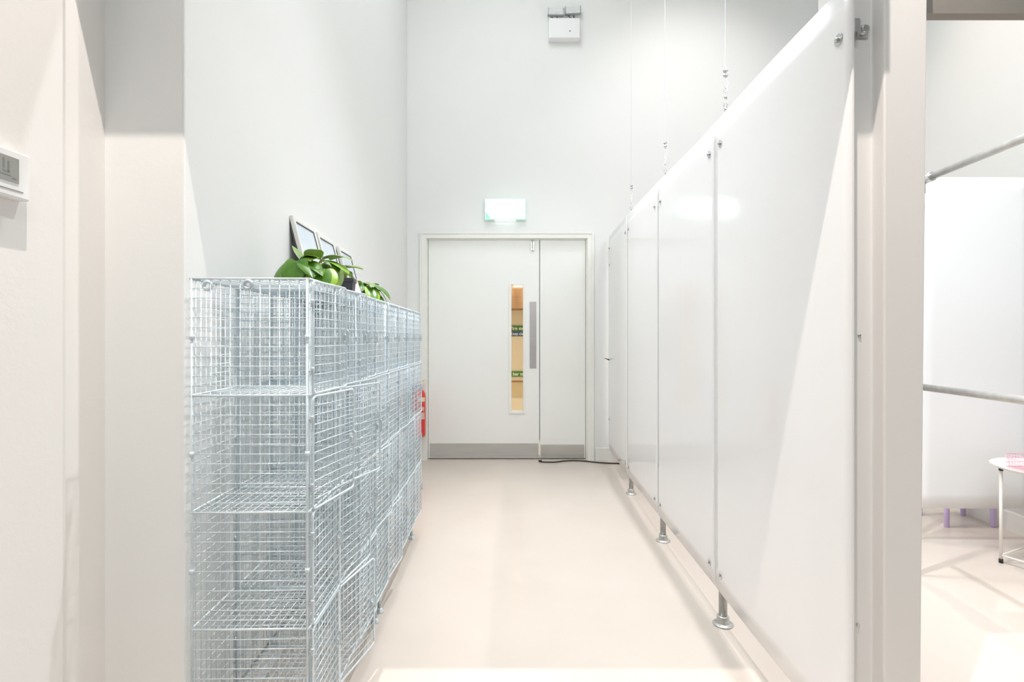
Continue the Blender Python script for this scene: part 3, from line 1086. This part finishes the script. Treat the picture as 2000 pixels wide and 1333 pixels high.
def plant(name, label, loc, pot_r, pot_h, leaves, square=False):
    r = thing(name, label, 'potted plant', loc, 0, 'potted plants on the lockers')
    m = MB()
    n_ = 4 if square else 24
    k_ = 1.3 if square else 1.0
    prof = [(pot_r * .76 * k_, 0), (pot_r * .90 * k_, pot_h * .80), (pot_r * .93 * k_, pot_h * .80), (pot_r * k_, pot_h * .82), (pot_r * k_, pot_h), (pot_r * .93 * k_, pot_h), (pot_r * .90 * k_, pot_h * .9)]
    m.lathe(prof, n_)
    if square:
        m.sm = [False] * len(m.sm)
        c_, s_ = math.cos(PI / 4 + .12), math.sin(PI / 4 + .12)
        m.v = [(x * c_ - y * s_, x * s_ + y * c_, z) for x, y, z in m.v]
    m.build('pot', 'pot', r)
    MB().lathe([(pot_r * .5, pot_h * .86), (pot_r * .88, pot_h * .9), (pot_r * .80, pot_h * .93), (.001, pot_h * .96)], 20).build('soil', 'soil', r)
    fo, st = MB(), MB()
    for (bx_, by_, bz_), dr, L, Wd, dp, mi in leaves:
        b_ = Vector((bx_, by_, bz_))
        o_ = Vector((bx_ * .12, by_ * .12, pot_h * .93))
        mid = (o_ + b_) / 2 + Vector((0, 0, .02))
        mid = Vector((mid.x * .9, mid.y * .9, max(mid.z, bz_ * .75)))
        st.tube(smooth([o_, mid, b_], 4), .0022, 6)
        up = Vector((0, 0, 1)) if abs(Vector(dr).normalized().z) < .9 else Vector((dr[0], dr[1], .3))
        leaf_shape(fo, b_, dr, up, L, Wd, dp, mi)
    front = -0.500 - loc[0]                                          # leaves rest on the wire top, or hang over its front edge
    for mb_ in (fo, st):
        mb_.v = [(x, y, z if x > front else max(z, .004 + .0006 * (hash((round(x, 3), round(y, 3))) % 5))) for x, y, z in mb_.v]
    fo.build('foliage', ['leaf', 'leaf_lime', 'leaf_pale', 'leaf'], r)
    st.build('stems', 'stem', r)
    return r


# leaf list: base offset, direction, length, width, droop, colour   (x -> right/corridor, y -> away, z up)
P1 = [
    ((-.055, -.05, .085), (-.35, -.5, -.75), .095, .085, .35, 0),
    ((-.020, -.07, .090), (-.05, -.55, -.80), .100, .085, .35, 0),
    ((.012, -.05, .092), (.35, -.55, -.35), .085, .075, .5, 0),
    ((.058, -.06, .062), (.22, -.55, -.80), .088, .098, .25, 3),
    ((.075, -.03, .060), (.35, -.2, -.85), .080, .060, .3, 1),
    ((.062, .02, .082), (.20, -.25, -.80), .090, .080, .3, 2),
    ((.055, .01, .105), (.5, -.4, -.1), .075, .055, .9, 0),
    ((.050, .03, .118), (.75, -.30, .25), .105, .060, .9, 2),
    ((.000, .02, .120), (.3, -.6, .5), .080, .062, .9, 1),
    ((-.030, .03, .105), (-.55, .2, .75), .080, .045, .2, 2),
    ((-.010, -.02, .105), (.6, -.5, .35), .075, .045, .8, 0),
    ((.020, .07, .100), (.8, .2, .1), .085, .060, .8, 3),
    ((.030, -.05, .078), (.6, -.6, -.25), .070, .045, .5, 0),
    ((-.05, .04, .075), (-.7, .3, -.1), .080, .065, .7, 0),
    ((.06, .08, .090), (.7, .5, -.1), .075, .060, .8, 1),
    ((.015, -.015, .11), (.1, -.8, .1), .06, .05, .8, 1),
    ((.080, .0, .095), (.75, -.3, -.2), .07, .055, .7, 1),
]
plant('potted_plant', 'largest leafy green plant, in a dark pot nearest the corner of the lockers', (-0.665, 1.76, TZ), .042, .055, P1)
P2 = [
    ((.012, -.010, .125), (.85, -.35, .10), .080, .050, .5, 3),
    ((-.020, -.010, .125), (-.55, -.45, .25), .070, .050, .7, 1),
    ((.005, .010, .130), (.5, .5, .15), .070, .050, .6, 1),
    ((-.005, .000, .132), (.15, -.7, .05), .055, .042, .8, 0),
    ((-.03, .02, .125), (-.7, .3, .2), .060, .045, .8, 3),
    ((.025, -.02, .100), (.9, -.2, -.10), .055, .010, .3, 2),
    ((.02, -.01, .105), (.35, -.5, -.65), .030, .020, .3, 1),
]
plant('potted_plant', 'small lime leaved plant in the square dark grey pot, middle of the three', (-0.652, 2.085, TZ), .040, .080, P2, True)
P3 = [
    ((-.030, -.05, .095), (-.5, -.5, .1), .070, .050, .8, 0),
    ((-.015, -.05, .105), (-.1, -.6, .2), .070, .045, .9, 1),
    ((.025, -.03, .100), (.4, -.5, .1), .075, .045, .9, 2),
    ((.060, -.02, .092), (.5, -.1, -.15), .105, .075, .9, 0),
    ((.050, -.06, .075), (.35, -.45, -.6), .095, .070, .4, 3),
    ((.080, .00, .065), (.5, .1, -.65), .090, .065, .5, 0),
    ((-.030, -.05, .065), (-.25, -.5, -.5), .055, .045, .4, 2),
    ((.00, .03, .105), (-.2, .5, .3), .070, .05, .8, 0),
    ((.01, .03, .10), (.3, .5, .3), .075, .06, .8, 0),
    ((.070, -.05, .05), (.6, -.3, -.6), .080, .060, .3, 0),
    ((.00, -.04, .100), (.2, -.6, -.3), .065, .045, .5, 0),
]
plant('potted_plant', 'farthest plant, with drooping dark leaves at the locker edge', (-0.695, 2.50, TZ), .045, .070, P3)
# folded pink card behind the square pot
m = MB()
hc, wc, sp = .100, .10, .036
for sgn in (-1, 1):
    n_ = len(m.v)
    for th_ in (0, .0012):
        m.v += [(sgn * sp - sgn * th_, -wc / 2, 0), (sgn * sp - sgn * th_, wc / 2, 0), (-sgn * th_, wc / 2, hc), (-sgn * th_, -wc / 2, hc)]
    for q in ((0, 1, 2, 3), (7, 6, 5, 4), (0, 4, 5, 1), (1, 5, 6, 2), (2, 6, 7, 3), (3, 7, 4, 0)):
        m.face([n_ + i for i in q])
tag(m.build('folded_card', 'pinkcard', None, (-0.664, 2.225, TZ)), 'pale pink folded card standing behind the square grey pot', 'card')

# ------------------------------------------------------------------ side room
# pipe frame running towards the viewer
x_a, y_a, x_b, y_b = 2.027, 2.645, 1.965, 1.60
pf = thing('pipe_frame', 'galvanised pipe rail frame in the side room beyond the grey column', 'pipe frame', (x_a, y_a, 0))
for z in (1.957, .936):
    m = MB().tube([(0, 0, z), (x_b - x_a, y_b - y_a, z)], PR, 16)
    m.build('rail', 'pipe', pf)
m = MB().tube([(-.035, 0, .0), (0, 0, 1.93)], PR, 16)
m.lathe([(.023, 1.895), (.023, 1.975), (.014, 1.985)], 18)
po = m.build('post', 'pipe', pf)
tdir = Vector((x_b - x_a, y_b - y_a, 0)).normalized()
m = MB().tube([tdir * .02 + Vector((0, 0, 1.957)), tdir * .085 + Vector((0, 0, 1.957))], .0225, 18)
m.build('collar', 'bolt', po)
m = MB().tube([(x_b - x_a, y_b - y_a, .03), (x_b - x_a, y_b - y_a, 1.975)], PR, 16)
po = m.build('post', 'pipe', pf)
m = MB()
m.lathe([(.040, 0), (.041, .003), (.039, .006), (.026, .008), (.0245, .034), (.0225, .037), (.018, .038)], 24, 0, (x_b - x_a, y_b - y_a, 0))
m.build('floor_flange', 'pipe', po)
# cross screen: white sheet facing the viewer
ys = 3.10
sx0, sx1, sz0, sz1 = 2.41, 3.02, .187, 2.115
cs = thing('cross_screen', 'white plastic sheet screen facing the camera in the side room', 'partition', (2.7, ys, 0))
m = MB()
nx_, nz_ = 10, 24
ids = {}
for s_ in (0, 1):
    for i in range(nx_ + 1):
        for j in range(nz_ + 1):
            z = sz0 + (sz1 - sz0) * j / nz_
            xl = 2.365 + .045 * (j / nz_)
            x = xl + (sx1 - xl) * i / nx_
            y = -.004 * math.sin(PI * i / nx_) + (.003 if s_ else -.003) + (max(0, z - 1.957) * .05)
            ids[(s_, i, j)] = len(m.v)
            m.v.append((x - 2.7, y, z))
for i in range(nx_):
    for j in range(nz_):
        m.face((ids[(0, i, j)], ids[(0, i + 1, j)], ids[(0, i + 1, j + 1)], ids[(0, i, j + 1)]), 0, True)
        m.face((ids[(1, i, j)], ids[(1, i, j + 1)], ids[(1, i + 1, j + 1)], ids[(1, i + 1, j)]), 0, True)
    for j, fl in ((0, 0), (nz_, 1)):
        m.face((ids[(0, i, j)], ids[(1, i, j)], ids[(1, i + 1, j)], ids[(0, i + 1, j)]))
for j in range(nz_):
    for i in (0, nx_):
        m.face((ids[(0, i, j)], ids[(0, i, j + 1)], ids[(1, i, j + 1)], ids[(1, i, j)]))
m.build('sheet', 'sheet', cs)
for z in (1.957, .26):
    MB().tube([(sx0 - 2.7 - .06, .030, z), (XR - 2.7, .030, z)], PR, 14).build('rail', 'pipe', cs)
m = MB().tube([(sx0 - 2.7 - .06, .030, .0), (sx0 - 2.7 - .06, .030, 1.99)], PR, 14)
m.build('post', 'pipe', cs)


# lilac stool behind the cross screen
sl = thing('stool', 'lilac stool showing only its round legs under the cross screen', 'stool', (2.852, 3.427, 0), .0)
lx = .144
for a, c in ((-lx, -.110), (lx, -.110), (lx, .110), (-lx, .110)):
    m = MB().lathe([(.0135, 0), (.0145, .004), (.0145, .42)], 18, 0, (a, c, 0))
    m.build('leg', 'purple', sl)
MB().box(-.168, .168, -.135, .135, .42, .455).build('seat', 'purple', sl, bevel=.012)


# white tray table with pink basket
def tray_table(loc, label, rz=0.0):
    r = thing('tray_table', label, 'table', loc, rz, 'white tray tables')
    H_, RT, RL = .50, .243, .213
    m = MB()
    m.lathe([(.001, H_ - .004), (RT - .02, H_ - .004), (RT, H_ + .010), (RT + .002, H_ + .012), (RT + .001, H_ + .014), (RT - .004, H_ + .012), (RT - .022, H_ + .0), (.001, H_ + .0)], 48)
    m.build('tray', 'table_white', r)
    for k_ in range(4):
        a = math.radians(160 - 90 * k_)
        x, y = RL * math.cos(a), RL * math.sin(a)
        lg = MB().tube([(x, y, .014), (x, y, H_ - .012)], .0075, 10).build('leg', 'table_white', r)
        MB().lathe([(.0095, 0), (.0095, .022)], 10, 0, (x, y, 0)).build('leg_cap', 'black', lg)
        MB().lathe([(.0095, H_ - .016), (.0095, H_ - .004)], 10, 0, (x, y, 0)).build('leg_cap', 'black', lg)
    m = MB()
    for k_ in range(4):
        a, c = math.radians(160 - 90 * k_), math.radians(160 - 90 * (k_ + 1))
        m.tube([(RL * math.cos(a), RL * math.sin(a), .040), (RL * math.cos(c), RL * math.sin(c), .040)], .005, 8)
    m.build('stretcher', 'table_white', r)
    return r


tray_table((2.761, 2.716, 0), 'white round tray table with the pink wire basket on it')
tray_table((1.24, 4.47, 0), 'white tray table mostly hidden behind the corridor partition, one black tipped foot showing', math.radians(14))
bk = thing('wire_basket', 'pink wire basket on the white tray table', 'basket', (2.708, 2.715, .5035), 0)
bw_, bd_, bh_ = .235, .16, .068
m = MB()
for z in (.003, bh_):
    s_ = .0 if z > .01 else .003
    c_ = [(-bw_ / 2 + s_, -bd_ / 2 + s_, z), (bw_ / 2 - s_, -bd_ / 2 + s_, z), (bw_ / 2 - s_, bd_ / 2 - s_, z), (-bw_ / 2 + s_, bd_ / 2 - s_, z)]
    m.tube(c_, .0024, 6, closed=True)
m.build('rim', 'pinkwire', bk)
m = MB()
k_ = 14
for i in range(k_ + 1):
    x = -bw_ / 2 + bw_ * i / k_
    xb = x * (bw_ - .006) / bw_
    m.tube([(x, -bd_ / 2, bh_), (xb, -bd_ / 2 + .003, .003), (xb, bd_ / 2 - .003, .003), (x, bd_ / 2, bh_)], .0013, 5)
for i in range(1, 10):
    y = -bd_ / 2 + bd_ * i / 10
    yb = y * (bd_ - .006) / bd_
    m.tube([(-bw_ / 2, y, bh_), (-bw_ / 2 + .003, yb, .003), (bw_ / 2 - .003, yb, .003), (bw_ / 2, y, bh_)], .0013, 5)
for z in (.025, .047):
    s_ = .003 * (1 - z / bh_)
    m.tube([(-bw_ / 2 + s_, -bd_ / 2 + s_, z), (bw_ / 2 - s_, -bd_ / 2 + s_, z), (bw_ / 2 - s_, bd_ / 2 - s_, z), (-bw_ / 2 + s_, bd_ / 2 - s_, z)], .0013, 5, closed=True)
m.build('wire_grid', 'pinkwire', bk)
